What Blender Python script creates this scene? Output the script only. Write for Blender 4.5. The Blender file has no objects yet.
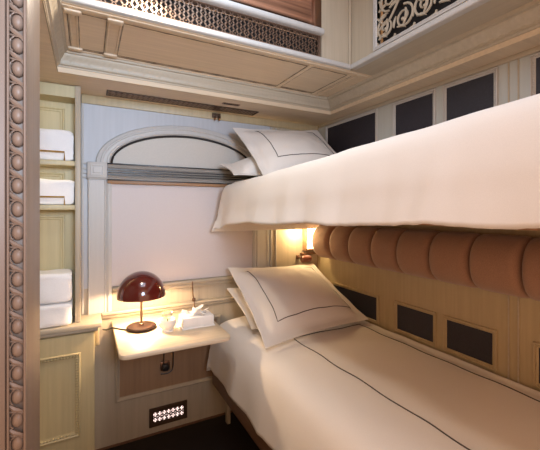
import bpy, bmesh, math, random
from mathutils import Vector, noise
S = bpy.context.scene
COL = S.collection
PI = math.pi
rnd = random.Random(7)
ORG = {}

# ------------------------------------------------------------------ camera
F_PX, YAW, HOR = 347.0, math.radians(27.8), 209.0
cd = bpy.data.cameras.new('camera')
cam = bpy.data.objects.new('camera', cd)
COL.objects.link(cam)
cam.location = (0, 0, 1.40)
cam.rotation_euler = (PI/2, 0, -YAW)
cd.sensor_width = 36
cd.lens = F_PX/540*36
cd.shift_y = -(225-HOR)/540
cd.clip_start = 0.02
S.camera = cam

# ------------------------------------------------------------------ materials
def new_mat(name):
    m = bpy.data.materials.new(name)
    m.use_nodes = True
    nt = m.node_tree
    return m, nt, nt.nodes['Principled BSDF']

def tex(nt, kind, scale3, scale=1.0, **kw):
    tc = nt.nodes.new('ShaderNodeTexCoord')
    mp = nt.nodes.new('ShaderNodeMapping')
    mp.inputs['Scale'].default_value = scale3
    nt.links.new(tc.outputs['Object'], mp.inputs['Vector'])
    t = nt.nodes.new(kind)
    nt.links.new(mp.outputs['Vector'], t.inputs['Vector'])
    t.inputs['Scale'].default_value = scale
    for k, v in kw.items():
        t.inputs[k].default_value = v
    return t

def vary(nt, bs, fac, c1, c2, lo=0.35, hi=0.65):
    r = nt.nodes.new('ShaderNodeValToRGB')
    r.color_ramp.elements[0].position = lo
    r.color_ramp.elements[1].position = hi
    r.color_ramp.elements[0].color = (*c1, 1)
    r.color_ramp.elements[1].color = (*c2, 1)
    nt.links.new(fac, r.inputs['Fac'])
    nt.links.new(r.outputs['Color'], bs.inputs['Base Color'])

def bump(nt, bs, h, strength, dist=0.002):
    b = nt.nodes.new('ShaderNodeBump')
    b.inputs['Strength'].default_value = strength
    b.inputs['Distance'].default_value = dist
    nt.links.new(h, b.inputs['Height'])
    nt.links.new(b.outputs['Normal'], bs.inputs['Normal'])

def wood(name, c, var=0.9, rough=0.45, sc=(60, 60, 2.5), bmp=0.15, metal=0.0, coat=0.0):
    m, nt, bs = new_mat(name)
    t = tex(nt, 'ShaderNodeTexNoise', sc, 1.0, Detail=4.0)
    vary(nt, bs, t.outputs['Fac'], tuple(x*var for x in c), c)
    bump(nt, bs, t.outputs['Fac'], bmp, 0.001)
    bs.inputs['Roughness'].default_value = rough
    bs.inputs['Metallic'].default_value = metal
    bs.inputs['Coat Weight'].default_value = coat
    return m

def cloth(name, c, rough=0.85, sc=420, bmp=0.25, sheen=0.2, var=0.96):
    m, nt, bs = new_mat(name)
    t = tex(nt, 'ShaderNodeTexNoise', (1, 1, 1), sc, Detail=2.0)
    vary(nt, bs, t.outputs['Fac'], tuple(x*var for x in c), c)
    bump(nt, bs, t.outputs['Fac'], bmp, 0.001)
    bs.inputs['Roughness'].default_value = rough
    bs.inputs['Sheen Weight'].default_value = sheen
    return m

def plain(name, c, rough=0.5, metal=0.0, coat=0.0, trans=0.0):
    m, nt, bs = new_mat(name)
    t = tex(nt, 'ShaderNodeTexNoise', (1, 1, 1), 14, Detail=3.0)
    vary(nt, bs, t.outputs['Fac'], tuple(x*0.93 for x in c), c)
    bs.inputs['Roughness'].default_value = rough
    bs.inputs['Metallic'].default_value = metal
    bs.inputs['Coat Weight'].default_value = coat
    bs.inputs['Transmission Weight'].default_value = trans
    return m

def glow(name, c, strength):
    m, nt, bs = new_mat(name)
    bs.inputs['Base Color'].default_value = (*c, 1)
    bs.inputs['Emission Color'].default_value = (*c, 1)
    bs.inputs['Emission Strength'].default_value = strength
    return m

M = {}
M['cream'] = wood('bleached cream wood', (0.46, 0.395, 0.30))
M['creamx'] = wood('bleached cream wood along x', (0.46, 0.395, 0.30), sc=(2.5, 60, 60))
M['creamy'] = wood('bleached cream wood along y', (0.46, 0.395, 0.30), sc=(60, 2.5, 60))
M['pale'] = wood('pale painted wood', (0.50, 0.485, 0.465), var=0.95, bmp=0.08)
M['blue'] = wood('pale blue grey painted wood', (0.47, 0.485, 0.515), var=0.94, bmp=0.08)
M['olive'] = wood('cream green wood', (0.56, 0.48, 0.28))
M['honey'] = wood('honey coloured wood', (0.70, 0.56, 0.40))
M['honeyx'] = wood('honey coloured wood along x', (0.70, 0.56, 0.40), sc=(2.5, 60, 60))
M['ochre'] = wood('ochre limed wood', (0.46, 0.365, 0.215))
M['palegrey'] = wood('pale grey wood', (0.46, 0.47, 0.45), var=0.95, bmp=0.08)  # greyer tone for the upper part of the right wall
M['panelbrown'] = wood('brown panel wood', (0.33, 0.21, 0.125), var=0.85)  # brown wood, with the table's shade partly put into its colour
M['bronzedark'] = plain('dark bronze', (0.085, 0.05, 0.03), rough=0.5, metal=0.5)
M['jamb'] = wood('rosy limed wood', (0.25, 0.185, 0.145), var=0.88)
M['table'] = wood('light limed oak', (0.72, 0.60, 0.44), var=0.86, sc=(3, 55, 55), rough=0.4)
M['brownwood'] = wood('warm brown wood', (0.36, 0.20, 0.10), var=0.75, sc=(3, 50, 50))
M['railwood'] = wood('dark brown rail wood', (0.17, 0.09, 0.05), var=0.75, sc=(50, 3, 50))
M['mahog'] = wood('red brown mahogany', (0.20, 0.055, 0.03), var=0.7, rough=0.3, coat=0.4)
M['copper'] = wood('polished copper brown lacquer', (0.72, 0.40, 0.27), var=0.07, rough=0.25, sc=(0.9, 20, 26), metal=0.65, bmp=0.2)  # bright streaks of the panel's shine are put into the colour
M['shade'] = plain('burgundy lacquer', (0.10, 0.010, 0.008), rough=0.12, coat=1.0)
M['shadein'] = plain('warm white enamel', (0.85, 0.70, 0.48), rough=0.5)
M['lampbase'] = plain('dark maroon enamel', (0.014, 0.005, 0.004), rough=0.5)
M['lampbase'].node_tree.nodes['Principled BSDF'].inputs['Specular IOR Level'].default_value = 0.15
M['brass'] = plain('brushed brass', (0.72, 0.48, 0.17), rough=0.3, metal=1.0)
M['bronze'] = plain('aged bronze', (0.24, 0.145, 0.10), rough=0.28, metal=0.85)
M['gilt'] = wood('antique gilt line', (0.24, 0.18, 0.12), var=0.55, sc=(40, 40, 40))
M['dark'] = plain('black recess', (0.012, 0.010, 0.010), rough=0.8)
M['black'] = plain('black lacquer line', (0.012, 0.012, 0.014), rough=0.35)
M['leather'] = cloth('near black navy leather', (0.020, 0.018, 0.030), rough=0.6, sc=160, bmp=0.2, sheen=0.0, var=0.7)
M['sheet'] = cloth('white cotton sateen', (0.76, 0.72, 0.68), sc=500, bmp=0.08)
M['piping'] = cloth('dark taupe stitched cord', (0.055, 0.042, 0.036), sc=600)
M['towel'] = cloth('white terry towelling', (0.93, 0.92, 0.92), rough=0.95, sc=260, bmp=0.9)
M['bolster'] = cloth('brown woven upholstery', (0.33, 0.185, 0.12), rough=0.9, sc=300, bmp=0.5, sheen=0.3, var=0.8)
M['blind'] = cloth('pale silvery blind fabric', (0.60, 0.55, 0.55), rough=0.6, sc=300, bmp=0.1)
M['pleat'] = cloth('grey pleated fabric', (0.46, 0.42, 0.38), rough=0.7, sc=300, bmp=0.1)
M['tymp'] = cloth('ivory panel', (0.58, 0.55, 0.50), rough=0.6, sc=120, bmp=0.1)
M['carpet'] = cloth('dark brown carpet', (0.018, 0.010, 0.007), rough=0.95, sc=220, bmp=0.8, var=0.5, sheen=0.0)
M['paper'] = plain('white paper', (0.88, 0.86, 0.84), rough=0.7)
M['petal'] = plain('cream petal', (0.90, 0.80, 0.58), rough=0.6)
M['sconce'] = glow('lit opal sconce glass', (1.0, 0.80, 0.50), 12.0)
M['bulb'] = glow('lit warm bulb', (1.0, 0.72, 0.40), 12.0)
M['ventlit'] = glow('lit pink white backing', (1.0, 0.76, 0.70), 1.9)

# ------------------------------------------------------------------ mesh helpers
def BM():
    return bmesh.new()

def obj(name, bm, mat, parent=None, origin=None, angle=0.6, smooth=True, kind=None):
    bmesh.ops.recalc_face_normals(bm, faces=bm.faces[:])
    o0 = Vector(origin) if origin else (ORG[parent.name] if parent else Vector((0, 0, 0)))
    bmesh.ops.translate(bm, vec=-o0, verts=bm.verts[:])
    me = bpy.data.meshes.new(name)
    bm.to_mesh(me)
    bm.free()
    me.materials.append(mat)
    if smooth:
        me.polygons.foreach_set('use_smooth', [True]*len(me.polygons))
        me.set_sharp_from_angle(angle=angle)
    o = bpy.data.objects.new(name, me)
    COL.objects.link(o)
    if parent:
        o.parent = parent
    else:
        o.location = o0
    ORG[o.name] = o0
    if kind:
        o['kind'] = kind
    return o

def tag(o, label, cat, group=None):
    o['label'] = label
    o['category'] = cat
    if group:
        o['group'] = group
    return o

def thing(name, label, cat, loc, group=None, kind=None):
    o = bpy.data.objects.new(name, None)
    COL.objects.link(o)
    o.location = loc
    o.empty_display_size = 0.05
    ORG[o.name] = Vector(loc)
    if kind:
        o['kind'] = kind
    if label:
        tag(o, label, cat, group)
    return o

def copy_thing(root, loc, label=None):
    r = root.copy(); COL.objects.link(r); r.location = loc
    if label: r['label'] = label
    for ch in list(root.children):
        c = ch.copy(); COL.objects.link(c); c.parent = r
        for g in list(ch.children):
            d = g.copy(); COL.objects.link(d); d.parent = c
    return r

def box(bm, x0, x1, y0, y1, z0, z1, bev=0.0, seg=2):
    vs = [bm.verts.new((x, y, z)) for x in (x0, x1) for y in (y0, y1) for z in (z0, z1)]
    fs = []
    for f in ((0, 1, 3, 2), (4, 6, 7, 5), (0, 4, 5, 1), (2, 3, 7, 6), (0, 2, 6, 4), (1, 5, 7, 3)):
        fs.append(bm.faces.new([vs[i] for i in f]))
    if bev > 0:
        es = list({e for f in fs for e in f.edges})
        bmesh.ops.bevel(bm, geom=es, offset=bev, segments=seg, profile=0.5, affect='EDGES')

def skin(bm, loops, closed=True, cap0=True, cap1=True):
    rows = [[bm.verts.new(p) for p in lp] for lp in loops]
    n = len(rows[0])
    for a, b in zip(rows[:-1], rows[1:]):
        for i in range(n if closed else n-1):
            j = (i+1) % n
            bm.faces.new((a[i], a[j], b[j], b[i]))
    if cap0: bm.faces.new(rows[0])
    if cap1: bm.faces.new(rows[-1])
    return rows

def tube(bm, pts, r, n=6, closed=False, flat=None, nrm=None):
    pts = [Vector(p) for p in pts]
    loops = []
    m = len(pts)
    for i, p in enumerate(pts):
        a = pts[(i-1) % m] if (closed or i > 0) else p
        b = pts[(i+1) % m] if (closed or i < m-1) else p
        t = (b-a)
        if t.length < 1e-9: t = Vector((0, 0, 1))
        t.normalize()
        up = Vector(nrm) if nrm else (Vector((0, 0, 1)) if abs(t.z) < 0.9 else Vector((0, 1, 0)))
        s = t.cross(up)
        if s.length < 1e-6: s = t.cross(Vector((1, 0, 0)))
        s.normalize()
        u = s.cross(t).normalized()
        rr = r[i] if isinstance(r, (list, tuple)) else r
        hu = rr if flat is None else flat
        loops.append([p + s*(math.cos(2*PI*k/n)*rr) + u*(math.sin(2*PI*k/n)*hu) for k in range(n)])
    if closed:
        loops.append(loops[0])
        skin(bm, loops, True, False, False)
        bmesh.ops.remove_doubles(bm, verts=bm.verts[:], dist=1e-6)
    else:
        skin(bm, loops)

def lathe(bm, prof, c, n=32):
    cx, cy, cz = c
    loops = [[(cx+r*math.cos(2*PI*k/n), cy+r*math.sin(2*PI*k/n), cz+z) for k in range(n)] for r, z in prof]
    skin(bm, loops, True, True, True)

class Plane:
    def __init__(s, O, a, b, n):
        s.O, s.a, s.b, s.n = Vector(O), Vector(a), Vector(b), Vector(n)
    def __call__(s, a, b, h=0.0):
        return s.O + s.a*a + s.b*b + s.n*h

def mould(bm, P, a0, a1, b0, b1, prof, cap=False):
    loops = [[P(a0+i, b0+i, h), P(a1-i, b0+i, h), P(a1-i, b1-i, h), P(a0+i, b1-i, h)] for i, h in prof]
    skin(bm, loops, True, False, cap)

def bead(bm, p, r):
    p = Vector(p)
    vs = [bm.verts.new(p+Vector(d)*r) for d in ((1,0,0),(-1,0,0),(0,1,0),(0,-1,0),(0,0,1),(0,0,-1))]
    for f in ((0,2,4),(2,1,4),(1,3,4),(3,0,4),(2,0,5),(1,2,5),(3,1,5),(0,3,5)):
        bm.faces.new([vs[i] for i in f])

def beads(bm, P, a0, a1, b0, b1, h, r, step):
    na = max(1, round((a1-a0)/step)); nb = max(1, round((b1-b0)/step))
    for i in range(na+1):
        a = a0+(a1-a0)*i/na
        bead(bm, P(a, b0, h), r); bead(bm, P(a, b1, h), r)
    for i in range(1, nb):
        b = b0+(b1-b0)*i/nb
        bead(bm, P(a0, b, h), r); bead(bm, P(a1, b, h), r)

def crom(cp, n):
    """Catmull-Rom through control points, n samples."""
    cp = [Vector(c) for c in cp]
    out = []
    m = len(cp)-1
    for k in range(n):
        t = k/(n-1)*m
        i = min(int(t), m-1); f = t-i
        p0 = cp[max(i-1, 0)]; p1 = cp[i]; p2 = cp[i+1]; p3 = cp[min(i+2, m)]
        out.append(0.5*((2*p1)+(p2-p0)*f+(2*p0-5*p1+4*p2-p3)*f*f+(3*p1-p0-3*p2+p3)*f*f*f))
    return out

YF, XR = 2.24, 1.60
FAR = Plane((0, YF, 0), (1, 0, 0), (0, 0, 1), (0, -1, 0))
RIGHT = Plane((XR, 0, 0), (0, 1, 0), (0, 0, 1), (-1, 0, 0))
ZS = 2.05      # low ceiling ring
ZL = 2.15      # loft underside
YN = -0.55     # near end of the room

# ------------------------------------------------------------------ shell
bm = BM(); box(bm, -1.0, XR+0.08, YN, YF+0.08, -0.06, 0.0)
obj('floor', bm, M['carpet'], kind='structure')
bm = BM(); box(bm, -1.0, XR+0.08, YF, YF+0.08, 0.0, 2.70)
wall_far = obj('wall_far', bm, M['cream'], kind='structure')
bm = BM(); box(bm, -0.028, 1.18, YF-0.003, YF, 0.945, 2.0)
obj('upper_panel', bm, M['blue'], wall_far)
bm = BM(); box(bm, XR, XR+0.08, YN, YF, 0.0, 2.70)
wall_right = obj('wall_right', bm, M['ochre'], kind='structure')
bm = BM(); box(bm, XR-0.002, XR, YN, YF-0.02, 1.60, 2.03)
obj('upper_panel', bm, M['palegrey'], wall_right)
bm = BM(); box(bm, -1.0, -0.19, 0.965, 1.005, 0.0, 2.05)
box(bm, -0.56, -0.51, 1.005, YF, 0.0, 2.05)
obj('wall_left', bm, M['cream'], kind='structure')
bm = BM()
box(bm, -1.0, XR, 1.92, YF, ZS, ZS+0.06)
box(bm, -1.0, -0.125, YN, 1.92, ZS, ZS+0.06)
box(bm, 1.486, XR, YN, 1.92, ZS, ZS+0.06)
box(bm, -0.2, XR, YN, 1.52, 2.64, 2.70)
obj('ceiling', bm, M['honeyx'], kind='structure')
# frieze at top of the far wall, and its short string mouldings
bm = BM(); box(bm, -0.028, XR, YF-0.014, YF, 2.0, ZS, 0.003)
obj('trim_1', bm, M['ochre'], kind='structure')  # darker ochre puts the cornice's shade into the frieze colour

# cornice running round the recess: lip, step, carved cove
xl, xr_, yf = -0.125, 1.486, 1.92
prof = [(0.004, ZS-0.002), (-0.004, ZS+0.002), (-0.006, ZS+0.008), (-0.006, ZS+0.022), (0.004, ZS+0.025), (0.006, ZS+0.031),
        (0.014, ZS+0.034), (0.013, ZS+0.044), (0.019, ZS+0.060), (0.030, ZS+0.074), (0.032, ZS+0.082), (0.042, ZS+0.084), (0.043, ZS+0.1)]
bm = BM()
N = 200
def ring_path(i):
    p = []
    k = 1.5
    for j in range(N+1): p.append((xl+i, YN+(yf-i-YN)*j/N))
    for j in range(1, N+1): p.append((xl+i+(xr_-k*i-xl-i)*j/N, yf-i))
    for j in range(1, N+1): p.append((xr_-k*i, yf-i+(YN-yf+i)*j/N))
    return p
loops = []
for q, (i, z) in enumerate(prof):
    pth = ring_path(i)
    carve = 1.0 if q in (7, 8) else 0.0
    loops.append([(x, y, z + carve*0.0035*math.sin(j*1.9)) for j, (x, y) in enumerate(pth)])
skin(bm, loops, False, False, False)
obj('trim_2', bm, M['creamx'], kind='structure', angle=0.5)

# flat underside strips of the recess, left and right
bm = BM()
box(bm, 1.26, 1.43, YN, 1.46, ZL, ZL+0.03)
box(bm, -0.17, -0.085, YN, 1.46, ZL, ZL+0.5)
obj('trim_3', bm, M['creamy'], kind='structure')

# ------------------------------------------------------------------ luggage loft over the window side
loft = thing('luggage_loft', 'panelled luggage loft over the window with fretwork grille and copper-brown opening', 'luggage loft', (0.6, 1.46, ZL))
bm = BM(); box(bm, -0.09, 1.44, 1.46, 1.90, ZL, ZL+0.02)
obj('underside_panel', bm, M['honeyx'], loft)
LS = Plane((0, 0, ZL), (1, 0, 0), (0, 1, 0), (0, 0, -1))
bm = BM()
def strip(a0, a1, b0, b1, h=0.006):
    h *= 0.6
    box(bm, a0, a1, b0, b1, ZL-h, ZL, 0.002, 1)
strip(-0.083, 1.35, 1.865, 1.888, 0.010)
strip(-0.083, 1.40, 1.470, 1.492, 0.008)
strip(1.335, 1.352, 1.492, 1.865, 0.010)
strip(-0.083, -0.070, 1.492, 1.865, 0.008)
for a in (-0.060, -0.036, 0.078, 0.122): strip(a-0.004, a+0.004, 1.492, 1.865)
for a in (1.035, 1.30): strip(a-0.012, a+0.012, 1.492, 1.865, 0.008)
obj('lattice_strips', bm, M['honeyx'], loft)
bm = BM()
def gline(a0, b0, a1, b1):
    L = math.hypot(a1-a0, b1-b0)
    n = max(2, int(L/0.03))
    pts = [LS(a0+(a1-a0)*i/n, b0+(b1-b0)*i/n, 0.0015+0.0007*math.sin(i*2.3)) for i in range(n+1)]
    tube(bm, pts, [0.0016+0.0007*math.sin(i*1.7) for i in range(n+1)], 5)
for y in (1.515, 1.845): gline(-0.066, y, 1.31, y)
gline(-0.066, 1.858, 1.31, 1.858)
for a in (-0.068, -0.030, 0.070, 0.130, 1.020, 1.05, 1.285, 1.316): gline(a, 1.515, a, 1.845)
obj('antique_line', bm, M['gilt'], loft)
for a in (-0.048, 0.100):
    for y in (1.505, 1.850):
        bm = BM()
        box(bm, a-0.030, a+0.030, y-0.016, y+0.016, ZL-0.012, ZL, 0.005, 2)
        obj('corner_boss', bm, M['honeyx'], loft)
LF = Plane((0, 1.46, 0), (1, 0, 0), (0, 0, 1), (0, -1, 0))
bm = BM()
box(bm, -0.09, 1.26, 1.440, 1.48, ZL+0.001, ZL+0.026, 0.008, 3)
obj('bottom_rail', bm, M['pale'], loft)
bm = BM()
box(bm, 1.068, 1.26, 1.457, 1.49, ZL+0.026, 2.64)
box(bm, 1.244, 1.259, 1.447, 1.457, ZL+0.026, 2.64, 0.003)
obj('side_panel', bm, M['cream'], loft)
bm = BM()
box(bm, -0.09, 1.071, 1.425, 1.50, 2.287, 2.318, 0.013, 4)
obj('shelf_rail', bm, M['pale'], loft)
bm = BM()
box(bm, 1.024, 1.068, 1.455, 1.50, 2.318, 2.64, 0.004)
obj('door_stile', bm, M['bronze'], loft)
bm = BM(); box(bm, -0.09, 1.05, 1.482, 1.50, 2.318, 2.64)
obj('copper_panel', bm, M['copper'], loft)
bm = BM(); box(bm, -0.09, 1.068, 1.492, 1.50, ZL+0.026, 2.287)
obj('grille_backing', bm, M['dark'], loft)
bm = BM()
def ring(bm, P, ca, cb, r, w, h, n=10):
    l = []
    for k in range(n):
        t = 2*PI*k/n
        c, s = math.cos(t), math.sin(t)
        l.append([P(ca+c*(r-w), cb+s*(r-w), 0), P(ca+c*(r-w), cb+s*(r-w), h), P(ca+c*(r+w), cb+s*(r+w), h), P(ca+c*(r+w), cb+s*(r+w), 0)])
    l.append(l[0])
    skin(bm, l, True, False, False)
a = -0.075
q = 0
while a < 1.05:
    for k in range(4):
        b = 2.194+0.026*k+(0.00 if q % 2 == 0 else 0.013)
        if b > 2.282: continue
        ring(bm, LF, a, b, 0.0135, 0.0013, 0.005, 12)
        if (q+k) % 3 == 0: bead(bm, LF(a, b, 0.003), 0.0045)
    a += 0.0185
    q += 1
mould(bm, LF, -0.085, 1.058, 2.178, 2.287, [(0, 0.0), (0, 0.008), (0.004, 0.010), (0.006, 0.004), (0.006, -0.02)])
M['grille'] = plain('polished grille bronze', (0.30, 0.20, 0.145), rough=0.35, metal=0.6)
fg = obj('fretwork_grille', bm, M['grille'], loft)
fg['label'] = 'bronze fretwork strip of interlaced rings'

# ------------------------------------------------------------------ overhead locker with carved scroll screen, right side
lock = thing('overhead_locker', 'cream overhead locker with carved scrolling vine screen above the right-hand berth', 'locker', (1.26, 0.88, ZL))
LK = Plane((1.26, 0, 0), (0, 1, 0), (0, 0, 1), (-1, 0, 0))
SA0, SA1, SB0, SB1 = 0.40, 1.262, 2.200, 2.470
bm = BM()
box(bm, 1.26, 1.285, SA1, 1.457, ZL+0.03, 2.64)
box(bm, 1.26, 1.285, YN, SA0, ZL+0.03, 2.64)
box(bm, 1.26, 1.285, SA0, SA1, ZL+0.03, SB0)
box(bm, 1.26, 1.285, SA0, SA1, SB1, 2.64)
obj('front_panel', bm, M['cream'], lock)
bm = BM(); box(bm, 1.246, 1.285, YN, 1.44, ZL-0.002, ZL+0.024, 0.006, 3)
obj('bottom_rail', bm, M['pale'], lock)
bm = BM()
mould(bm, LK, SA0-0.022, SA1+0.022, SB0-0.022, SB1+0.022, [(0, 0), (0.002, 0.008), (0.008, 0.010), (0.010, 0.004), (0.018, 0.006), (0.022, 0.002), (0.022, -0.02)])
beads(bm, LK, SA0-0.008, SA1+0.008, SB0-0.008, SB1+0.008, 0.005, 0.0045, 0.011)
obj('bead_frame', bm, M['pale'], lock)
bm = BM(); box(bm, 1.30, 1.31, SA0, SA1, SB0, SB1)
obj('screen_backing', bm, M['dark'], lock)
bm = BM()
def scroll(ca, cb, r, start, turns, sgn, w0=0.0056):
    pts, rad = [], []
    n = 26
    for i in range(n+1):
        f = i/n
        th = start + sgn*turns*2*PI*f
        rr = r*(1-0.80*f)
        pts.append(LK(ca+rr*math.cos(th), cb+rr*math.sin(th), -0.004))
        rad.append(w0*(1-0.35*f))
    tube(bm, pts, rad, 6, flat=0.006, nrm=(-1, 0, 0))
    th = start+sgn*turns*2*PI
    e = LK(ca+r*0.2*math.cos(th), cb+r*0.2*math.sin(th), -0.002)
    bmesh.ops.create_icosphere(bm, subdivisions=1, radius=0.010, matrix=__import__('mathutils').Matrix.Translation(e))
def leaf(a, b, ang, L, w):
    pts, rad = [], []
    for i in range(9):
        f = i/8
        an = ang+0.9*f
        a += math.cos(an)*L/8; b += math.sin(an)*L/8
        a2 = min(max(a, SA0), SA1); b2 = min(max(b, SB0), SB1)
        pts.append(LK(a2, b2, -0.004)); rad.append(w*(0.25+0.9*math.sin(PI*min(0.98, f*0.9+0.1))))
    tube(bm, pts, rad, 6, flat=0.0055, nrm=(-1, 0, 0))
ac = (SA0+SA1)/2
for sg in (-1, 1):
    for k in range(4):
        ca = ac+sg*(0.055+k*0.108)
        scroll(ca, SB0+0.070, 0.056, PI/2, 1.55, sg*(1 if k % 2 == 0 else -1))
        scroll(ca-sg*0.02, SB0+0.195, 0.056, -PI/2, 1.55, sg*(1 if k % 2 else -1))
        for an in (0.9, 2.5, 4.4):
            leaf(ca+0.02*math.cos(an), SB0+0.132+0.02*math.sin(an), an if sg > 0 else PI-an, 0.075, 0.007)
            leaf(ca+0.052+0.01*math.cos(an), SB0+0.03+0.01*math.sin(an), an+0.5, 0.05, 0.006)
for sg in (-1, 1):
    v = [LK(ac+sg*0.431*i/40, SB0+0.132+0.045*math.sin(i/40*4*PI), -0.004) for i in range(41)]
    tube(bm, v, 0.0052, 6, flat=0.006, nrm=(-1, 0, 0))
for i in range(6):
    leaf(SA1-0.004, SB0+0.02+i*0.045, PI*0.75, 0.06, 0.007)
obj('scroll_screen', bm, M['cream'], lock)

# ------------------------------------------------------------------ window wall
win = thing('window_1', None, None, (0.58, YF, 0.80), kind='structure')
XA, XB = 0.004, 1.158
def pil(x0, x1):
    bm = BM()
    w = x1-x0
    P = [(0, 0), (0, 0.018), (0.004, 0.022), (0.008, 0.022), (0.010, 0.018), (w-0.010, 0.018), (w-0.008, 0.022), (w-0.004, 0.022), (w, 0.018), (w, 0)]
    loops = [[(x0+a, YF-h, z) for a, h in P] for z in (0.80, 1.575)]
    skin(bm, loops, False, False, False)
    o = obj('pilaster', bm, M['pale'], win, angle=0.5)
    bm = BM()
    box(bm, x0-0.004, x1+0.004, YF-0.034, YF, 1.578, 1.668, 0.003)
    Pc = Plane((0, YF-0.034, 0), (1, 0, 0), (0, 0, 1), (0, -1, 0))
    mould(bm, Pc, x0+0.012, x1-0.012, 1.592, 1.654, [(0, -0.001), (0.002, 0.004), (0.007, 0.004), (0.009, 0.001), (0.014, 0.001), (0.016, 0.004)], True)
    box(bm, x0-0.006, x1+0.006, YF-0.036, YF, 1.571, 1.577, 0.002)
    obj('capital_block', bm, M['pale'], o)
pil(XA, XA+0.094)
pil(XB-0.094, XB)
bm = BM()
for x0, x1 in ((0.098, 0.128), (1.034, 1.064)):
    box(bm, x0, x1, YF-0.018, YF, 0.80, 1.575, 0.003)
    box(bm, x0+0.008, x1-0.008, YF-0.024, YF, 0.80, 1.575, 0.003)
obj('window_frame', bm, M['pale'], win)
# arch
CXA, ZB = 0.581, 1.668
ai, bi, ao, bo = 0.457, 0.198, 0.538, 0.264
aprof = [(1.0, 0), (1.0, 0.012), (0.93, 0.018), (0.70, 0.020), (0.66, 0.026), (0.56, 0.026), (0.52, 0.020), (0.30, 0.020), (0.26, 0.026), (0.16, 0.026), (0.06, 0.016), (0.0, 0.012), (0.0, 0.0)]
def ell(f, t, h=0):
    A = ai+(ao-ai)*f; B = bi+(bo-bi)*f
    return (CXA+A*math.cos(t), YF-h, ZB+B*math.sin(t))
bm = BM()
loops = [[ell(f, PI*k/64, h) for k in range(65)] for f, h in aprof]
skin(bm, loops, False, False, False)
obj('arch_moulding', bm, M['pale'], win, angle=0.35)
bm = BM()
tube(bm, [ell(-0.03, PI*k/64, 0.012) for k in range(65)], 0.0072, 8)
obj('black_line', bm, M['black'], win)
bm = BM()
loops = [[(CXA+ai*math.cos(PI*k/48), YF-h, ZB+bi*math.sin(PI*k/48)) for k in range(49)] for h in (0.0, 0.006)]
skin(bm, loops, False, False, True)
obj('arch_panel', bm, M['tymp'], win, smooth=False)
# rails under the window
bm = BM(); box(bm, 0.128, 1.034, YF-0.030, YF, 0.918, 0.942, 0.008, 3); box(bm, 0.128, 1.034, YF-0.018, YF, 0.895, 0.918, 0.006, 2)
obj('window_sill', bm, M['creamx'], win)
bm = BM(); box(bm, 0.074, XR, YF-0.034, YF, 0.785, 0.803, 0.006, 3); box(bm, 0.074, XR, YF-0.020, YF, 0.765, 0.785, 0.008, 2)
obj('trim_4', bm, M['creamx'], kind='structure')
# string mouldings beside the left capital and edge strips
bm = BM()
for z in (1.575, 1.60, 1.625, 1.655): box(bm, -0.026, -0.002, YF-0.012, YF, z, z+0.012, 0.003)
box(bm, -0.026, -0.016, YF-0.01, YF, 0.803, 2.0, 0.002)
obj('trim_5', bm, M['pale'], kind='structure')
bm = BM()
box(bm, 1.180, 1.192, YF-0.016, YF, 0.803, 1.995, 0.004)
box(bm, 1.222, 1.232, YF-0.012, YF, 0.803, 1.995, 0.004)
obj('trim_6', bm, M['pale'], kind='structure')
# lower moulding frame under the table
bm = BM()
mould(bm, FAR, 0.145, 0.80, 0.255, 0.685, [(0, 0), (0.002, 0.012), (0.010, 0.016), (0.018, 0.010), (0.022, 0.002), (0.030, 0.001)], False)
t7 = obj('trim_7', bm, M['cream'], kind='structure')
bm = BM(); box(bm, 0.172, 0.775, YF-0.002, YF, 0.282, 0.66)
obj('recessed_panel', bm, M['panelbrown'], t7)
bm = BM(); box(bm, 0.037, XR, YF-0.006, YF, 0.0, 0.012)
obj('baseboard_far', bm, M['railwood'], kind='structure')

# blind
bl = thing('window_blind', 'pale blind under the arch with grey pleats at its top', 'blind', (0.58, YF-0.01, 0.945))
bm = BM()
npl = 5
z0, z1 = 1.572, 1.660
pp = []
for k in range(npl*2+1):
    z = z1-(z1-z0)*k/(npl*2)
    pp.append((YF-(0.030 if k % 2 == 0 else 0.014), z))
skin(bm, [[(x, y, z) for y, z in pp] + [(x, YF-0.008, z0), (x, YF-0.008, z1)] for x in (0.106, 1.056)])
obj('pleated_top', bm, M['pleat'], bl, smooth=False)
bm = BM()
box(bm, 0.104, 1.058, YF-0.033, YF-0.008, 1.6585, 1.6665, 0.001)
box(bm, 0.104, 1.058, YF-0.033, YF-0.008, 1.566, 1.5735, 0.001)
for z in (1.601, 1.616, 1.631): box(bm, 0.106, 1.056, YF-0.0315, YF-0.02, z-0.0017, z+0.0017)
obj('black_rail', bm, M['black'], bl)
bm = BM(); box(bm, 0.104, 1.058, YF-0.036, YF-0.004, 1.548, 1.566, 0.004)
obj('wooden_bar', bm, M['brownwood'], bl)
bm = BM(); box(bm, 0.1285, 1.0335, YF-0.008, YF-0.002, 0.945, 1.548)
obj('blind_sheet', bm, M['blind'], bl)
bm = BM()
tube(bm, [(0.600, YF-0.034, 0.935), (0.600, YF-0.036, 0.91), (0.604, YF-0.028, 0.86), (0.608, YF-0.03, 0.82)], 0.0035, 6)
box(bm, 0.599, 0.619, YF-0.040, YF-0.022, 0.806, 0.826, 0.003)
tube(bm, [(0.609, YF-0.040, 0.81), (0.612, YF-0.041, 0.77), (0.604, YF-0.038, 0.745)], 0.003, 6)
obj('pull_cord', bm, M['bronze'], bl)

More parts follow.
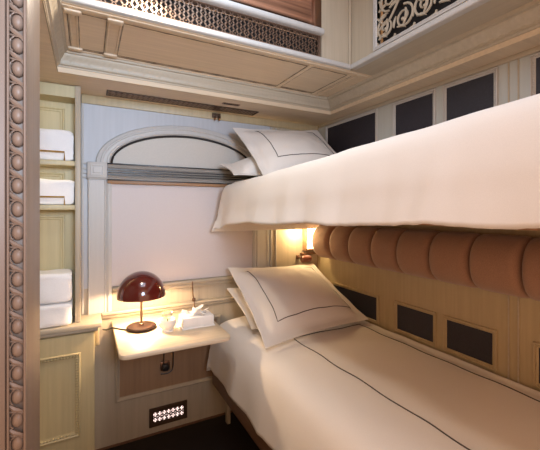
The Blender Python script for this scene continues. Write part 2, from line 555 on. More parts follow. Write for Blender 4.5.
# ------------------------------------------------------------------ small fittings on the far ceiling and wall
bm = BM()
CS = Plane((0, 0, ZS), (1, 0, 0), (0, 1, 0), (0, 0, -1))
mould(bm, CS, 0.095, 1.015, 2.085, 2.180, [(0, 0), (0.0, 0.005), (0.006, 0.005), (0.008, 0.001)], True)
g = thing('ceiling_grille', 'long narrow bronze fretwork grille in the ceiling above the window', 'grille', (0.55, 2.13, ZS))
obj('grille_frame', bm, M['bronzedark'], g)
bm = BM()
a = 0.114
while a < 1.0:
    for b in (2.104, 2.1325, 2.161):
        ring(bm, CS, a, b, 0.0125, 0.003, 0.004, 10)
        bead(bm, CS(a+0.0145, b-0.014, 0.002), 0.005)
    a += 0.029
obj('fretwork', bm, M['bronze'], g)
g = thing('ceiling_vent', 'small black vent slot in the ceiling between cornice and long grille', 'vent', (0.79, 2.015, ZS))
bm = BM(); mould(bm, CS, 0.735, 0.845, 2.000, 2.030, [(0, 0), (0, 0.003), (0.004, 0.003), (0.006, 0.001)], True)
obj('frame', bm, M['bronze'], g)
bm = BM()
for k in range(7): box(bm, 0.746+k*0.0135, 0.753+k*0.0135, 2.005, 2.025, ZS-0.003, ZS-0.0005)
obj('slat', bm, M['dark'], g)
g = thing('double_hook', 'small copper double hook on the frieze above the window arch', 'hook', (0.76, YF-0.014, 2.02))
bm = BM(); box(bm, 0.735, 0.795, YF-0.026, YF-0.014, 2.008, 2.040, 0.004)
obj('plate', bm, M['bronzedark'], g)
for sx in (0.750, 0.780):
    bm = BM()
    tube(bm, [(sx, YF-0.026, 2.02), (sx, YF-0.04, 2.012), (sx, YF-0.045, 2.0), (sx, YF-0.036, 1.99), (sx, YF-0.030, 1.996)], 0.005, 8)
    bead(bm, (sx, YF-0.030, 1.998), 0.007)
    obj('hook', bm, M['bronze'], g)

# floor-level vent
g = thing('wall_vent', 'dark framed fretwork vent glowing pinkish white near the floor', 'vent', (0.455, YF, 0.06))
bm = BM()
mould(bm, FAR, 0.338, 0.573, 0.052, 0.166, [(0, 0), (0.001, 0.010), (0.010, 0.012), (0.020, 0.008), (0.022, 0.002)])
obj('vent_frame', bm, M['bronzedark'], g)
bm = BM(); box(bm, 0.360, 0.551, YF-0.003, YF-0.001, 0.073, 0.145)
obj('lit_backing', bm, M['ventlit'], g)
bm = BM()
VP = Plane((0, YF-0.004, 0), (1, 0, 0), (0, 0, 1), (0, -1, 0))
for i in range(7):
    for j in range(2):
        ca = 0.374+i*0.0272; cb = 0.092+j*0.034
        ring(bm, VP, ca, cb, 0.0150, 0.0027, 0.004, 12)
        for q in range(4):
            t = q*PI/2+PI/4
            tube(bm, [VP(ca+0.004*math.cos(t), cb+0.004*math.sin(t), 0.002), VP(ca+0.022*math.cos(t), cb+0.022*math.sin(t), 0.002)], [0.0035, 0.0016], 5)
mould(bm, FAR, 0.358, 0.553, 0.071, 0.147, [(0, 0.003), (0, 0.009), (0.005, 0.009), (0.005, 0.003)])
obj('fretwork', bm, M['bronzedark'], g)

# socket and leads under the table
g = thing('power_socket', 'black plug and socket on the wall beneath the side table with two leads', 'socket', (0.43, YF, 0.42))
SX, SZ = 0.432, 0.415
bm = BM(); box(bm, SX-0.028, SX+0.030, YF-0.012, YF, SZ-0.026, SZ+0.030, 0.003)
obj('socket_plate', bm, M['bronze'], g)
bm = BM(); box(bm, SX-0.018, SX+0.016, YF-0.045, YF-0.012, SZ-0.018, SZ+0.020, 0.004)
obj('plug', bm, M['black'], g)
bm = BM()
tube(bm, crom([(SX-0.012, YF-0.035, SZ+0.018), (SX-0.008, YF-0.032, SZ+0.12), (SX+0.014, YF-0.03, SZ+0.22), (SX+0.02, YF-0.03, 0.700)], 16), 0.0035, 6)
obj('lead', bm, M['black'], g)
bm = BM()
tube(bm, crom([(SX-0.03, YF-0.03, SZ-0.035), (SX+0.02, YF-0.034, SZ-0.034), (SX+0.045, YF-0.03, SZ+0.0), (SX+0.045, YF-0.03, SZ+0.14), (SX+0.043, YF-0.03, 0.700)], 20), 0.0035, 6)
obj('lead', bm, M['black'], g)

# ------------------------------------------------------------------ right wall panels and moulding (parts of the wall)
def wall_panel(y0, y1, z0, z1, mt):
    RP = RIGHT
    bm = BM(); box(bm, XR-0.004, XR, y0, y1, z0, z1)
    p = obj('leather_panel', bm, M['leather'], wall_right)
    bm = BM()
    mould(bm, RP, y0-0.020, y1+0.020, z0-0.020, z1+0.020, [(0, 0), (0.001, 0.010), (0.006, 0.012), (0.009, 0.006), (0.016, 0.008), (0.020, 0.003)])
    beads(bm, RP, y0-0.008, y1+0.008, z0-0.008, z1+0.008, 0.008, 0.0040, 0.011)
    obj('bead_frame', bm, M[mt], p)
UP = [(1.615, 2.10), (1.207, 1.452), (0.900, 1.127), (0.50, 0.735)]
LO = [(1.605, 2.10), (1.205, 1.440), (0.905, 1.125), (0.50, 0.725)]
for y0, y1 in UP: wall_panel(y0, y1, 1.66, 2.005, 'pale')
for y0, y1 in LO: wall_panel(y0, y1, 0.705, 0.845, 'ochre')
bm = BM()
for y in (0.800, 0.838): box(bm, XR-0.006, XR, y-0.003, y+0.003, 1.62, 2.045, 0.002)
for y in (0.800, 0.838): box(bm, XR-0.006, XR, y-0.003, y+0.003, 0.66, 1.03, 0.002)
box(bm, XR-0.012, XR, YN, 2.2, 2.028, ZS, 0.003)
obj('trim_8', bm, M['creamy'], kind='structure')

# ------------------------------------------------------------------ bolster
def yof(u, X):
    r = (u-270)/F_PX
    return X*(math.cos(YAW)-r*math.sin(YAW))/(math.sin(YAW)+r*math.cos(YAW))
bz0, bz1, bx0, bx1 = 1.043, 1.292, 1.437, 1.597
edges = [yof(u, 1.445) for u in (310.5, 328, 346.2, 368.7, 394, 426.2, 466, 518)]
while edges[-1] > 0.2: edges.append(edges[-1]-0.195)
bol = thing('bolster', 'long padded brown bolster of rounded segments along the wall under the upper bunk', 'bolster', (1.52, 1.2, bz0))
for k in range(len(edges)-1):
    ya, yb = edges[k], edges[k+1]
    bm = BM()
    loops = []
    n = 26
    for i in range(21):
        t = -math.cos(PI*i/20)
        s = 0.50+0.50*math.sqrt(max(0, 1-abs(t) ** 8))
        y = (ya+yb)/2+(yb-ya)/2*t
        lp = []
        for j in range(n):
            th = 2*PI*j/n
            c, q = math.cos(th), math.sin(th)
            cx = (abs(c) ** 0.95)*(1 if c > 0 else -1)
            cz = (abs(q) ** 0.95)*(1 if q > 0 else -1)
            X = bx1-0.040 + (0.040*cx if cx > 0 else 0.120*cx*s)
            Z = (bz0+bz1)/2 + (bz1-bz0)/2*cz*(0.72+0.28*s)
            lp.append((X, y, Z))
        loops.append(lp)
    skin(bm, loops)
    obj('padded_segment', bm, M['bolster'], bol, angle=1.2)

# ------------------------------------------------------------------ sconce and reading light in the corner
g = thing('wall_sconce', 'brightly lit rectangular wall light in the corner beside the bolster', 'wall light', (1.51, YF, 1.09))
bm = BM()
box(bm, 1.462, 1.474, YF-0.050, YF, 1.085, 1.345, 0.002)
box(bm, 1.556, 1.566, YF-0.050, YF, 1.085, 1.345, 0.002)
box(bm, 1.474, 1.556, YF-0.050, YF, 1.085, 1.098, 0.002)
box(bm, 1.474, 1.556, YF-0.050, YF, 1.335, 1.345, 0.002)
obj('frame', bm, M['brownwood'], g)
bm = BM(); box(bm, 1.4745, 1.5555, YF-0.044, YF-0.004, 1.0985, 1.3345, 0.003)
obj('diffuser', bm, M['sconce'], g)
g = thing('reading_light', 'small dark red-brown swivel fitting on the wall just below the lit sconce', 'reading light', (1.46, YF, 1.05))
bm = BM(); box(bm, 1.44, 1.565, YF-0.040, YF, 1.052, 1.066, 0.003)
obj('ledge', bm, M['railwood'], g)
bm = BM(); box(bm, 1.40, 1.425, YF-0.02, YF, 1.02, 1.052, 0.006, 3); tube(bm, [(1.412, YF-0.02, 1.036), (1.412, YF-0.065, 1.036)], 0.008, 8)
obj('bracket', bm, M['bronze'], g)
bm = BM()
pr = [(0.0, 0), (0.020, 0.0), (0.026, 0.012), (0.027, 0.05), (0.024, 0.075), (0.0, 0.08)]
n = 18
loops = [[(1.405+z*1.0, YF-0.075+r*math.cos(2*PI*k/n), 1.028+r*math.sin(2*PI*k/n)) for k in range(n)] for r, z in pr[1:-1]]
skin(bm, loops)
obj('lamp_head', bm, M['mahog'], g)

# ------------------------------------------------------------------ bedding helpers
def nz(x, y, z, f=1.0):
    return noise.noise(Vector((x*f, y*f, z*f)))

def duvet_surface(cp_fn, y, n):
    return crom([(x, 0, z) for x, z in cp_fn(y)], n)

def duvet(name, cp_fn, y0, y1, zhem, label, seed, n=44, rows=120, endfall=0.05, mat='sheet', flare=0.02, amp=1.0):
    loops = []
    ys = [y0+(y1-y0)*i/rows for i in range(rows+1)]
    for y in ys:
        pts = duvet_surface(cp_fn, y, n)
        lp = []
        for j, p in enumerate(pts):
            t = j/(n-1)
            side = max(0.0, 1-t/0.30)
            x = p.x; z = p.z
            x += side*amp*(0.006*math.sin(y*19+seed+1.3*math.sin(y*5))+0.008*nz(y*7, seed, z*2))
            x += side*amp*0.004*nz(y*24+z*6, seed, z*3)
            z += (side ** 3)*amp*(0.003*nz(y*30, seed, 1)+0.006*math.sin(y*13+seed*2)+0.010*nz(y*5, seed+9, 0))
            z += amp*(0.004*nz(x*6, y*4, seed+3)+0.0025*nz(x*15, y*9, seed+5))*(1-side*0.5)
            lp.append(Vector((x, y, z)))
        loops.append(lp)
    # fall over the far end
    zt = max(p.z for p in loops[-1])
    zmin = min(p.z for p in loops[-1])
    last = loops[-1]
    K = 8
    for k in range(1, K+1):
        f = k/K
        lim = zt - 0.02*f - (zt-zmin)*(max(0, f-0.25)/0.75) ** 1.4
        dy = endfall*math.sin(f*PI/2)
        loops.append([Vector((p.x-flare*f*max(0, 1-j/(n-1)/0.25), p.y+dy, min(p.z, lim))) for j, p in enumerate(last)])
    bm = BM()
    skin(bm, loops, False, False, False)
    o = obj(name, bm, M[mat], None, origin=((loops[0][0].x+1.57)/2, (y0+y1)/2, zhem), angle=1.4)
    so = o.modifiers.new('thickness', 'SOLIDIFY')
    so.thickness = 0.008
    so.offset = -1
    tag(o, label, 'duvet')
    return o

def pillow(name, c00, c10, c11, c01, thick, label, lower=0.6, line=True, inset=(0.13, 0.13, 0.13, 0.13), seed=0):
    c00, c10, c11, c01 = [Vector(c) for c in (c00, c10, c11, c01)]
    nrm = ((c10-c00).cross(c01-c00)).normalized()
    if nrm.z < 0: nrm = -nrm
    fa = 0.07
    def surf(s, t, side):
        a, b = 2*s-1, 2*t-1
        s2 = 0.5+(s-0.5)*(1-0.045*(1-b*b))
        t2 = 0.5+(t-0.5)*(1-0.065*(1-a*a))
        p = c00*(1-s2)*(1-t2)+c10*s2*(1-t2)+c11*s2*t2+c01*(1-s2)*t2
        ia = min(1, abs(a)/(1-2*fa)); ib = min(1, abs(b)/(1-2*fa))
        h = thick*(max(0, 1-ia ** 2.2)*max(0, 1-ib ** 2.2)) ** 0.62
        wr = 0.006*nz(s*5+seed, t*5, seed)+0.004*nz(s*11, t*9+seed, seed+4)
        edge = 0.006*nz(s*7+seed, t*7, 3.3)*(1 if max(abs(a), abs(b)) > 0.85 else 0)
        if side > 0: return p + nrm*(0.004+h+wr*min(1, h/0.03)+edge)
        return p - nrm*(0.002+h*lower-edge)
    n = 44
    bm = BM()
    top = [[bm.verts.new(surf(i/n, j/n, 1)) for i in range(n+1)] for j in range(n+1)]
    bot = [[bm.verts.new(surf(i/n, j/n, -1)) for i in range(n+1)] for j in range(n+1)]
    for g_, flip in ((top, 0), (bot, 1)):
        for j in range(n):
            for i in range(n):
                q = (g_[j][i], g_[j][i+1], g_[j+1][i+1], g_[j+1][i])
                bm.faces.new(q if not flip else q[::-1])
    bd = lambda g_: [g_[0][i] for i in range(n)]+[g_[j][n] for j in range(n)]+[g_[n][n-i] for i in range(n)]+[g_[n-j][0] for j in range(n)]
    A, B = bd(top), bd(bot)
    for i in range(len(A)):
        j = (i+1) % len(A)
        bm.faces.new((A[i], B[i], B[j], A[j]))
    mid = (c00+c10+c11+c01)/4
    o = thing(name, label, 'pillow', (mid.x, mid.y, min(c00.z, c10.z)))
    obj('pillowcase', bm, M['sheet'], o, angle=1.4)
    if line:
        bm = BM()
        u0, u1, v0, v1 = inset
        u1, v1 = 1-u1, 1-v1
        pts = []
        m = 24
        for i in range(m): pts.append((u0+(u1-u0)*i/m, v0))
        for i in range(m): pts.append((u1, v0+(v1-v0)*i/m))
        for i in range(m): pts.append((u1-(u1-u0)*i/m, v1))
        for i in range(m): pts.append((u0, v1-(v1-v0)*i/m))
        tube(bm, [surf(s, t, 1)+nrm*0.001 for s, t in pts], 0.0024, 6, closed=True)
        obj('stitched_border', bm, M['piping'], o)
    return o

# ------------------------------------------------------------------ lower berth
bed = thing('bed', 'lower berth with brown side rail beneath its white bedding', 'bed', (1.15, 1.15, 0))
bm = BM(); box(bm, 0.90, 1.585, 0.1, 2.17, 0.06, 0.40)
obj('base', bm, M['railwood'], bed)
bm = BM(); box(bm, 0.706, 0.728, 0.1, 2.13, 0.285, 0.40, 0.006); box(bm, 0.728, 0.90, 0.1, 2.13, 0.36, 0.40)
obj('side_rail', bm, M['railwood'], bed)
bm = BM(); box(bm, 0.765, 1.565, 0.12, 2.11, 0.405, 0.645, 0.035, 4)
obj('mattress', bm, M['sheet'], bed)
bm = BM(); box(bm, 0.805, 0.828, 2.12, 2.16, 0.0, 0.36, 0.004)
obj('leg', bm, M['cream'], bed)

def lower_cp(y):
    h = 0.375+0.02*max(0, (y-1.6))
    return [(0.694, h), (0.700, 0.46), (0.712, 0.55), (0.742, 0.630), (0.80, 0.668), (0.92, 0.682), (1.12, 0.688), (1.36, 0.684), (1.50, 0.680), (1.545, 0.676), (1.572, 0.684)]
dl = duvet('duvet', lower_cp, 0.12, 2.125, 0.37, 'white duvet with a dark stitched border on the lower berth', 2.0, endfall=0.03, flare=0.015)
def on_lower(x, y):
    pts = duvet_surface(lower_cp, y, 44)
    best = min(range(len(pts)), key=lambda k: abs(pts[k].x-x) if pts[k].z > 0.6 else 9)
    k = min(max(best, 0), len(pts)-2)
    if pts[k].x > x: k -= 1
    f = (x-pts[k].x)/(pts[k+1].x-pts[k].x)
    z = pts[k].z+(pts[k+1].z-pts[k].z)*f
    z += 0.004*nz(x*6, y*4, 5.0)+0.0025*nz(x*15, y*9, 7.0)
    return Vector((x, y, z+0.0012))
bm = BM()
pts = [on_lower(1.005+0.004*math.sin(i*0.35), 0.13+1.495*i/90) for i in range(91)]
pts += [on_lower(1.005+0.492*i/30, 1.63+0.02*i/30) for i in range(1, 31)]
pts += [on_lower(1.497+0.003*math.sin(i*0.4), 1.64-1.51*i/90) for i in range(1, 91)]
tube(bm, pts, 0.0026, 6)
obj('stitched_border', bm, M['piping'], dl)

pillow('pillow', (0.800, 1.565, 0.694), (1.565, 1.640, 0.705), (1.500, 2.150, 0.990), (0.812, 2.130, 1.015), 0.105,
       'front pillow with dark stitched border propped up on the lower berth', lower=0.35, seed=1.0, inset=(0.15, 0.075, 0.17, 0.07))
pillow('pillow', (0.83, 1.800, 0.712), (1.53, 1.82, 0.712), (1.50, 2.19, 0.84), (0.815, 2.155, 0.875), 0.055,
       'plain pillow tucked beneath the bordered pillow on the lower berth', lower=0.2, line=False, seed=4.0)

# ------------------------------------------------------------------ upper bunk
bk = thing('bunk_bed', 'upper bunk with brown base board fixed along the right wall', 'bunk bed', (1.2, 1.1, 1.353))
bm = BM(); box(bm, 0.800, 1.592, 0.1, 2.12, 1.356, 1.398, 0.004)
obj('base_board', bm, M['brownwood'], bk)
bm = BM(); box(bm, 0.800, 1.562, 0.11, 2.08, 1.400, 1.575, 0.04, 4)
obj('mattress', bm, M['sheet'], bk)
def upper_cp(y):
    t = max(0, min(1, (y-0.3)/1.8))
    top = 1.655-0.082*t
    h = 1.368-0.058*t-0.05*max(0, (t-0.85)/0.15) ** 2
    return [(0.742-0.012*t, h), (0.748, h+0.07), (0.752, h+0.14), (0.772, top-0.045), (0.83, top-0.012), (0.95, top+0.008), (1.12, top+0.018), (1.36, top+0.02), (1.50, top+0.015), (1.55, top+0.01), (1.572, top+0.012)]
duvet('duvet', upper_cp, 0.12, 2.06, 1.33, 'white duvet draped over the edge of the upper bunk', 6.0, endfall=0.07, flare=0.03, amp=0.9)
pillow('pillow', (0.915, 1.82, 1.592), (1.560, 1.76, 1.640), (1.520, 2.130, 1.985), (0.826, 2.085, 1.920), 0.085,
       'front pillow with dark stitched border propped up on the upper bunk', lower=0.3, seed=8.0, inset=(0.20, 0.10, 0.24, 0.08))
pillow('pillow', (0.772, 1.93, 1.600), (1.53, 1.92, 1.64), (1.52, 2.20, 1.75), (0.752, 2.11, 1.688), 0.10,
       'plain pillow peeping out beneath the bordered pillow on the upper bunk', lower=0.45, line=False, seed=12.0)

# ------------------------------------------------------------------ wall table
tb = thing('side_table', 'small light oak shelf table with rounded corners fixed under the window', 'table', (0.39, 1.95, 0.718))
bm = BM()
def rrect(x0, x1, y0, y1, r, z, ins):
    P = []
    x0 += ins; x1 -= ins; y0 += ins
    for k in range(9):
        t = PI+PI/2*k/8
        P.append((x0+r+r*math.cos(t), y0+r+r*math.sin(t), z))
    for k in range(9):
        t = -PI/2+PI/2*k/8
        P.append((x1-r+r*math.cos(t), y0+r+r*math.sin(t), z))
    P += [(x1, y1, z), (x0, y1, z)]
    return P
skin(bm, [rrect(0.127, 0.668, 1.682, 2.236, 0.04, z, i) for z, i in ((0.716, 0.006), (0.719, 0.001), (0.728, 0.0), (0.737, 0.001), (0.740, 0.005))])
obj('tabletop', bm, M['table'], tb, angle=0.9)
bm = BM(); box(bm, 0.16, 0.62, 2.205, 2.236, 0.688, 0.716, 0.004)
obj('wall_cleat', bm, M['table'], tb)

# table lamp
LX, LY, LZ = 0.265, 2.022, 0.740
lamp = thing('table_lamp', 'table lamp with glossy burgundy dome shade on the oak side table', 'lamp', (LX, LY, LZ))
bm = BM(); lathe(bm, [(0.070, 0.0005), (0.078, 0.004), (0.078, 0.016), (0.074, 0.020), (0.012, 0.022)], (LX, LY, LZ), 40)
obj('base', bm, M['lampbase'], lamp)
bm = BM(); lathe(bm, [(0.012, 0.022), (0.012, 0.030), (0.0065, 0.034), (0.0065, 0.19), (0.012, 0.195), (0.012, 0.215), (0.003, 0.216)], (LX, LY, LZ), 20)
obj('stem', bm, M['bronzedark'], lamp)
bm = BM()
ra, rb, zb = 0.128, 0.138, 0.180
outer = [(ra*math.cos(PI/2*k/20), zb+rb*math.sin(PI/2*k/20)) for k in range(20)]+[(0.003, zb+rb)]
lathe(bm, outer, (LX, LY, LZ), 56)
bm.faces.ensure_lookup_table()
f = [f for f in bm.faces if len(f.verts) > 10 and f.calc_center_median().z < LZ+zb+0.02]
bmesh.ops.delete(bm, geom=f, context='FACES')
sh = obj('lamp_shade', bm, M['shade'], lamp, angle=1.2)
bm = BM()
inn = [((ra-0.003)*math.cos(PI/2*k/20), zb+(rb-0.003)*math.sin(PI/2*k/20)) for k in range(20)]+[(0.003, zb+rb-0.003)]
lathe(bm, inn, (LX, LY, LZ), 56)
bm.faces.ensure_lookup_table()
f = [f for f in bm.faces if len(f.verts) > 10 and f.calc_center_median().z < LZ+zb+0.02]
bmesh.ops.delete(bm, geom=f, context='FACES')
obj('shade_lining', bm, M['shadein'], sh, angle=1.2)
bm = BM(); bmesh.ops.create_uvsphere(bm, u_segments=16, v_segments=10, radius=0.020)
bmesh.ops.translate(bm, vec=(LX, LY, LZ+0.232), verts=bm.verts[:])
obj('bulb', bm, M['bulb'], lamp)
bm = BM()
tube(bm, crom([(LX-0.07, LY, LZ+0.006), (LX-0.10, LY+0.03, LZ+0.0045), (0.14, LY+0.06, LZ+0.005), (0.122, LY+0.075, LZ+0.004), (0.098, LY+0.14, LZ-0.022), (0.083, YF-0.004, LZ-0.04)], 30), 0.0042, 6)
obj('cord', bm, M['black'], lamp)

# small white bowl with a cream flower
GX, GY = 0.385, 1.925
g = thing('flower_bowl', 'small round white bowl on the side table between lamp and tissue box', 'bowl', (GX, GY, LZ))
bm = BM()
R = 0.047
pr = [(0.020, 0.0006), (0.034, 0.0006), (0.036, 0.004), (0.026, 0.007)]
for k in range(11):
    t = -PI*0.32+PI*0.42*k/10
    pr.append((R*math.cos(t), 0.050+R*math.sin(t)))
for k in range(10, -1, -1):
    t = -PI*0.32+PI*0.42*k/10
    pr.append(((R-0.003)*math.cos(t), 0.050+(R-0.003)*math.sin(t)))
pr.append((0.004, 0.012))
lathe(bm, pr, (GX, GY, LZ), 32)
obj('bowl', bm, M['paper'], g, angle=0.9)
fl = thing('flower', 'cream flower resting in the small round white bowl', 'flower', (GX, GY, LZ+0.014))
def petal(bm, ang, tilt, L, w, zc, r0):
    rows = []
    for i in range(7):
        f = i/6
        rr = r0+L*f*math.cos(tilt+0.5*f); zz = zc+L*f*math.sin(tilt+0.5*f)
        ww = w*math.sin(PI*(0.12+0.80*f))
        row = []
        for j in range(5):
            s = (j/4-0.5)*2
            a = ang
            px = rr*math.cos(a)-ww*s*math.sin(a); py = rr*math.sin(a)+ww*s*math.cos(a)
            row.append((GX+px, GY+py, zz+0.006*s*s))
        rows.append(row)
    skin(bm, rows, False, False, False)
bm = BM()
for k in range(7): petal(bm, k*2*PI/7, 0.40, 0.040, 0.022, LZ+0.066, 0.004)
for k in range(6): petal(bm, k*PI/3+0.5, 0.75, 0.036, 0.018, LZ+0.068, 0.003)
for k in range(5): petal(bm, k*2*PI/5+0.3, 1.05, 0.032, 0.013, LZ+0.069, 0.002)
for k in range(3): petal(bm, k*2*PI/3+0.7, 1.30, 0.028, 0.008, LZ+0.069, 0.001)
o = obj('petals', bm, M['petal'], fl, angle=1.3)
bm = BM(); tube(bm, [(GX, GY, LZ+0.0145), (GX+0.002, GY, LZ+0.070)], 0.003, 8)
obj('stem', bm, plain('green stem', (0.20, 0.30, 0.10)), fl)

# tissue box
g = thing('tissue_box', 'white tissue box on the side table with a tissue pulled up', 'tissue box', (0.55, 1.935, LZ))
bm = BM()
tx0, tx1, ty0, ty1 = 0.462, 0.636, 1.885, 1.995
box(bm, tx0-0.006, tx1+0.006, ty0-0.006, ty1+0.006, LZ+0.0006, LZ+0.009, 0.003)
box(bm, tx0, tx1, ty0, ty1, LZ+0.009, LZ+0.062, 0.004)
mould(bm, Plane((0, 0, LZ+0.0622), (1, 0, 0), (0, 1, 0), (0, 0, 1)), tx0+0.03, tx1-0.03, ty0+0.03, ty1-0.03, [(0, 0), (0.002, 0.002), (0.004, 0.0)])
obj('box', bm, M['paper'], g)
bm = BM()
rows = []
for i in range(8):
    f = i/7
    row = []
    for k in range(25):
        a = 2*PI*k/24
        r = 0.014+0.038*f+0.012*f*math.sin(a*5+1)+0.010*f*math.sin(a*3)
        zz = LZ+0.063+0.034*f-0.020*f*f+0.014*f*math.sin(a*4+2)+0.008*f*math.sin(a*7)
        row.append((0.548+r*1.25*math.cos(a), 1.94+r*0.8*math.sin(a), max(LZ+0.066, zz)))
    rows.append(row)
skin(bm, rows, False, False, False)
rows = []
for i in range(7):
    f = i/6
    row = []
    for k in range(17):
        a = 2*PI*k/16
        r = 0.012+0.010*f+0.006*f*math.sin(a*3+i*0.3)
        row.append((0.543+0.010*f+r*1.3*math.cos(a), 1.935+r*0.7*math.sin(a), LZ+0.064+0.040*f+0.010*f*math.sin(a*2+1)))
    rows.append(row)
skin(bm, rows, False, False, False)
o = obj('tissue', bm, M['paper'], g, angle=1.2)

# ------------------------------------------------------------------ shelf cabinet on the left
sc = thing('shelf_cabinet', 'cream cabinet with open towel shelves above a panelled door', 'cabinet', (-0.23, 2.1, 0))
SX0 = -0.508
bm = BM(); box(bm, -0.056, -0.030, 2.085, 2.236, 0.803, ZS-0.003, 0.003)
obj('side_panel', bm, M['cream'], sc)
bm = BM(); box(bm, SX0, -0.056, 2.222, 2.236, 0.803, ZS-0.003)
box(bm, SX0, -0.056, 2.10, 2.222, 1.985, ZS-0.003)
BP = Plane((0, 2.222, 0), (1, 0, 0), (0, 0, 1), (0, -1, 0))
mp = [(0, 0), (0.002, 0.008), (0.008, 0.010), (0.014, 0.004), (0.020, 0.004), (0.024, 0.0)]
for za, zb_ in ((1.70, 1.955), (1.46, 1.60), (0.86, 1.365)): mould(bm, BP, -0.46, -0.108, za, zb_, mp)
obj('back_panel', bm, M['olive'], sc)
for zt, zr in ((1.652, 1.697), (1.421, 1.463)):
    bm = BM(); box(bm, SX0, -0.0565, 2.092, 2.221, zt-0.026, zt, 0.003)
    s_ = obj('shelf', bm, M['olive'], sc)
    bm = BM()
    tube(bm, [(SX0+0.01, 2.097, zr), (-0.104, 2.097, zr), (-0.104, 2.097, zt)], 0.0042, 8, nrm=(0, -1, 0))
    for xx in (-0.3, -0.48): tube(bm, [(xx, 2.097, zr), (xx, 2.097, zt)], 0.003, 8)
    obj('gallery_rail', bm, M['brass'], s_)
bm = BM(); box(bm, SX0, 0.070, 2.034, 2.236, 0.776, 0.801, 0.004); box(bm, SX0, 0.054, 2.044, 2.236, 0.757, 0.776, 0.006, 3)
obj('counter', bm, M['creamx'], sc)
bm = BM(); box(bm, 0.0365, 0.058, 2.075, 2.236, 0.665, 0.757, 0.006)
obj('bracket', bm, M['ochre'], sc)
bm = BM(); box(bm, SX0, 0.036, 2.066, 2.236, 0.0, 0.757)
obj('body', bm, M['olive'], sc)
bm = BM()
dx0, dx1, dz0, dz1 = -0.47, 0.034, 0.09, 0.752
px0, px1, pz0, pz1 = -0.40, -0.030, 0.222, 0.657
DP = Plane((0, 2.052, 0), (1, 0, 0), (0, 0, 1), (0, -1, 0))
mould(bm, DP, dx0, dx1, dz0, dz1, [(0, -0.013), (0, -0.002), (0.002, 0)])
rows = [[DP(dx0+0.002, dz0+0.002), DP(dx1-0.002, dz0+0.002), DP(dx1-0.002, dz1-0.002), DP(dx0+0.002, dz1-0.002)],
        [DP(px0, pz0), DP(px1, pz0), DP(px1, pz1), DP(px0, pz1)]]
skin(bm, rows, True, False, False)
mould(bm, DP, px0, px1, pz0, pz1, [(0, 0), (0.002, 0.005), (0.007, 0.006), (0.012, -0.001), (0.018, -0.004), (0.024, -0.009), (0.030, -0.010)], True)
bmesh.ops.remove_doubles(bm, verts=bm.verts[:], dist=1e-5)
beads(bm, DP, px0+0.017, px1-0.017, pz0+0.017, pz1-0.017, -0.001, 0.0075, 0.014)
obj('door', bm, M['olive'], sc)

# towels
def towel(x0, x1, y0, y1, z0, z1, label, seed, layers=1):
    bm = BM()
    hl = (z1-z0)/layers
    n = 90
    for L in range(layers):
        za, zb2 = z0+hl*L+0.0005, z0+hl*(L+1)-0.0015
        loops = []
        for i in range(19):
            f = i/18
            x = x0+(x1-x0)*f
            e = min(1, min(f, 1-f)*18/1.2)
            k_ = 0.90+0.10*math.sqrt(max(0, 1-(1-e) ** 2))
            lp = []
            for j in range(n):
                th = 2*PI*j/n
                c, s = math.cos(th), math.sin(th)
                cy = abs(c) ** 0.22*(1 if c > 0 else -1)
                cz = abs(s) ** 0.22*(1 if s > 0 else -1)
                y = (y0+y1)/2+(y1-y0)/2*cy*k_
                z = (za+zb2)/2+(zb2-za)/2*cz*k_
                y += 0.006*nz(x*14+seed, z*26, L)+0.003*nz(x*50, z*60, seed)
                z += 0.007*nz(x*12, y*10, seed+L)*(1 if cz > 0 and L == layers-1 else 0.2)
                if c*1 < 0: y += 0.007*math.exp(-((z-za-(zb2-za)*0.42-0.004*nz(x*6, seed, 0))/0.004) ** 2) + 0.004*math.exp(-((z-za-(zb2-za)*0.75)/0.004) ** 2)*(0.5+nz(x*8, seed, 5))
                y = min(y, y1)
                xx = x+0.005*nz(z*30, y*20, seed)*(1 if f in (0, 1) else 0)
                lp.append((xx, y, z))
            loops.append(lp)
        skin(bm, loops)
    o = obj('folded_towel', bm, M['towel'], None, origin=((x0+x1)/2, (y0+y1)/2, z0), angle=1.2)
    return tag(o, label, 'towel', 'folded white towels in the shelf cabinet')
towel(-0.40, -0.064, 2.112, 2.219, 1.6525, 1.815, 'folded white towel behind the brass rail of the top shelf', 1.0)
towel(-0.40, -0.062, 2.112, 2.219, 1.4215, 1.557, 'folded white towel behind the brass rail of the middle shelf', 2.0)
towel(-0.42, -0.070, 2.050, 2.219, 0.8015, 0.918, 'folded white towel lying directly on the cabinet counter', 3.0)
towel(-0.42, -0.072, 2.054, 2.219, 0.920, 1.075, 'folded white towel stacked on top of another on the counter', 4.0)

# ------------------------------------------------------------------ door frame in the foreground
dr = thing('door_1', None, None, (-0.13, 0.96, 0), kind='structure')
Y0 = 0.80
bm = BM()
box(bm, -0.36, -0.134, Y0-0.004, 0.964, 0.0, 2.04, 0.003)
box(bm, -0.19, -0.1025, Y0+0.014, 1.018, 0.0, 2.04, 0.002)
for x in (-0.1305, -0.1045): box(bm, x-0.002, x+0.002, Y0-0.002, Y0+0.015, 0.0, 2.04, 0.001, 1)
obj('architrave', bm, M['jamb'], dr)
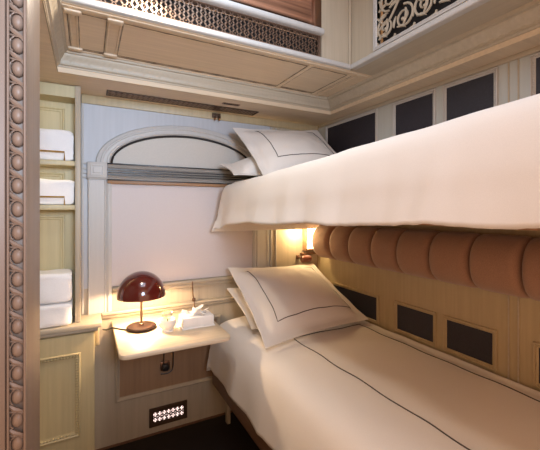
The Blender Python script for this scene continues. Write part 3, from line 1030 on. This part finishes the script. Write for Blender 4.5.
# egg-and-dart carving
bm = BM()
JP = Plane((0, Y0+0.014, 0), (1, 0, 0), (0, 0, 1), (0, -1, 0))
cxj, pit = -0.1175, 0.0445
z = 0.02
while z < 2.03:
    loops = []
    for i in range(1, 7):
        la = PI/2*i/6
        loops.append([JP(cxj+0.001+0.0108*math.sin(la)*math.cos(2*PI*k/14), z+0.0150*math.sin(la)*math.sin(2*PI*k/14), 0.003+0.011*math.cos(la)) for k in range(14)])
    skin(bm, loops, True, True, False)
    arc = [JP(cxj+0.0005+0.0118*math.cos(t), z+0.0165*math.sin(t), 0.009) for t in [PI*1.30-PI*1.35*k/14 for k in range(15)]]
    tube(bm, arc, 0.0016, 6)
    zz = z+pit/2
    tube(bm, [JP(cxj-0.0115, zz+0.008, 0.008), JP(cxj-0.004, zz+0.001, 0.010), JP(cxj+0.0115, zz-0.008, 0.008)], [0.0032, 0.0050, 0.0022], 6)
    tube(bm, [JP(cxj-0.0115, zz-0.004, 0.007), JP(cxj-0.003, zz-0.006, 0.009), JP(cxj+0.002, zz-0.003, 0.007)], [0.0018, 0.0026, 0.0016], 6)
    z += pit
obj('egg_carving', bm, M['jamb'], dr, angle=0.9)

# ------------------------------------------------------------------ light
def light(kind, name, loc, energy, color, size=0.1, rot=None, size_y=None):
    l = bpy.data.lights.new(name, kind)
    l.energy = energy
    l.color = color
    if kind == 'AREA':
        l.shape = 'RECTANGLE'; l.size = size; l.size_y = size_y or size
    else:
        l.shadow_soft_size = size
    o = bpy.data.objects.new(name, l)
    COL.objects.link(o)
    o.location = loc
    if rot: o.rotation_euler = rot
    return o
light('POINT', 'lamp_bulb_light', (LX, LY, LZ+0.205), 34.0, (1.0, 0.70, 0.42), 0.02)
light('AREA', 'recess_ceiling_light', (0.35, 0.95, 2.62), 8, (0.66, 0.82, 1.0), 0.7, (0, 0, 0), 0.9)
for zt in (1.985, 1.624, 1.393):
    light('AREA', 'shelf_fill_light', (-0.28, 2.098, zt-0.002), 0.10, (1.0, 0.74, 0.34), 0.42, (math.radians(12), 0, 0), 0.012)  # faint gold fill added under each shelf; no strip lights there
light('POINT', 'sconce_light', (1.40, YF-0.075, 1.22), 3.4, (1.0, 0.70, 0.34), 0.03)
light('AREA', 'aisle_fill_light', (0.22, 1.34, 2.25), 5, (1.0, 0.84, 0.66), 0.12, (0, 0, 0), 0.12)  # unseen warm fill added above the view to brighten aisle and bedding
# cool fill added behind the camera for far wall, pillows and towels
l = light('AREA', 'cool_fill_light', (0.30, -0.9, 1.9), 9, (0.62, 0.79, 1.0), 0.6, (math.radians(92), 0, math.radians(3)), 0.6)
l.data.spread = math.radians(70)

w = bpy.data.worlds.new('world'); S.world = w
w.use_nodes = True
w.node_tree.nodes['Background'].inputs['Color'].default_value = (1.0, 0.58, 0.35, 1)
w.node_tree.nodes['Background'].inputs['Strength'].default_value = 1.15

S.view_settings.view_transform = 'Standard'
S.view_settings.look = 'None'
S.view_settings.gamma = 1
S.view_settings.exposure = 0.2
S.view_settings.use_curve_mapping = False
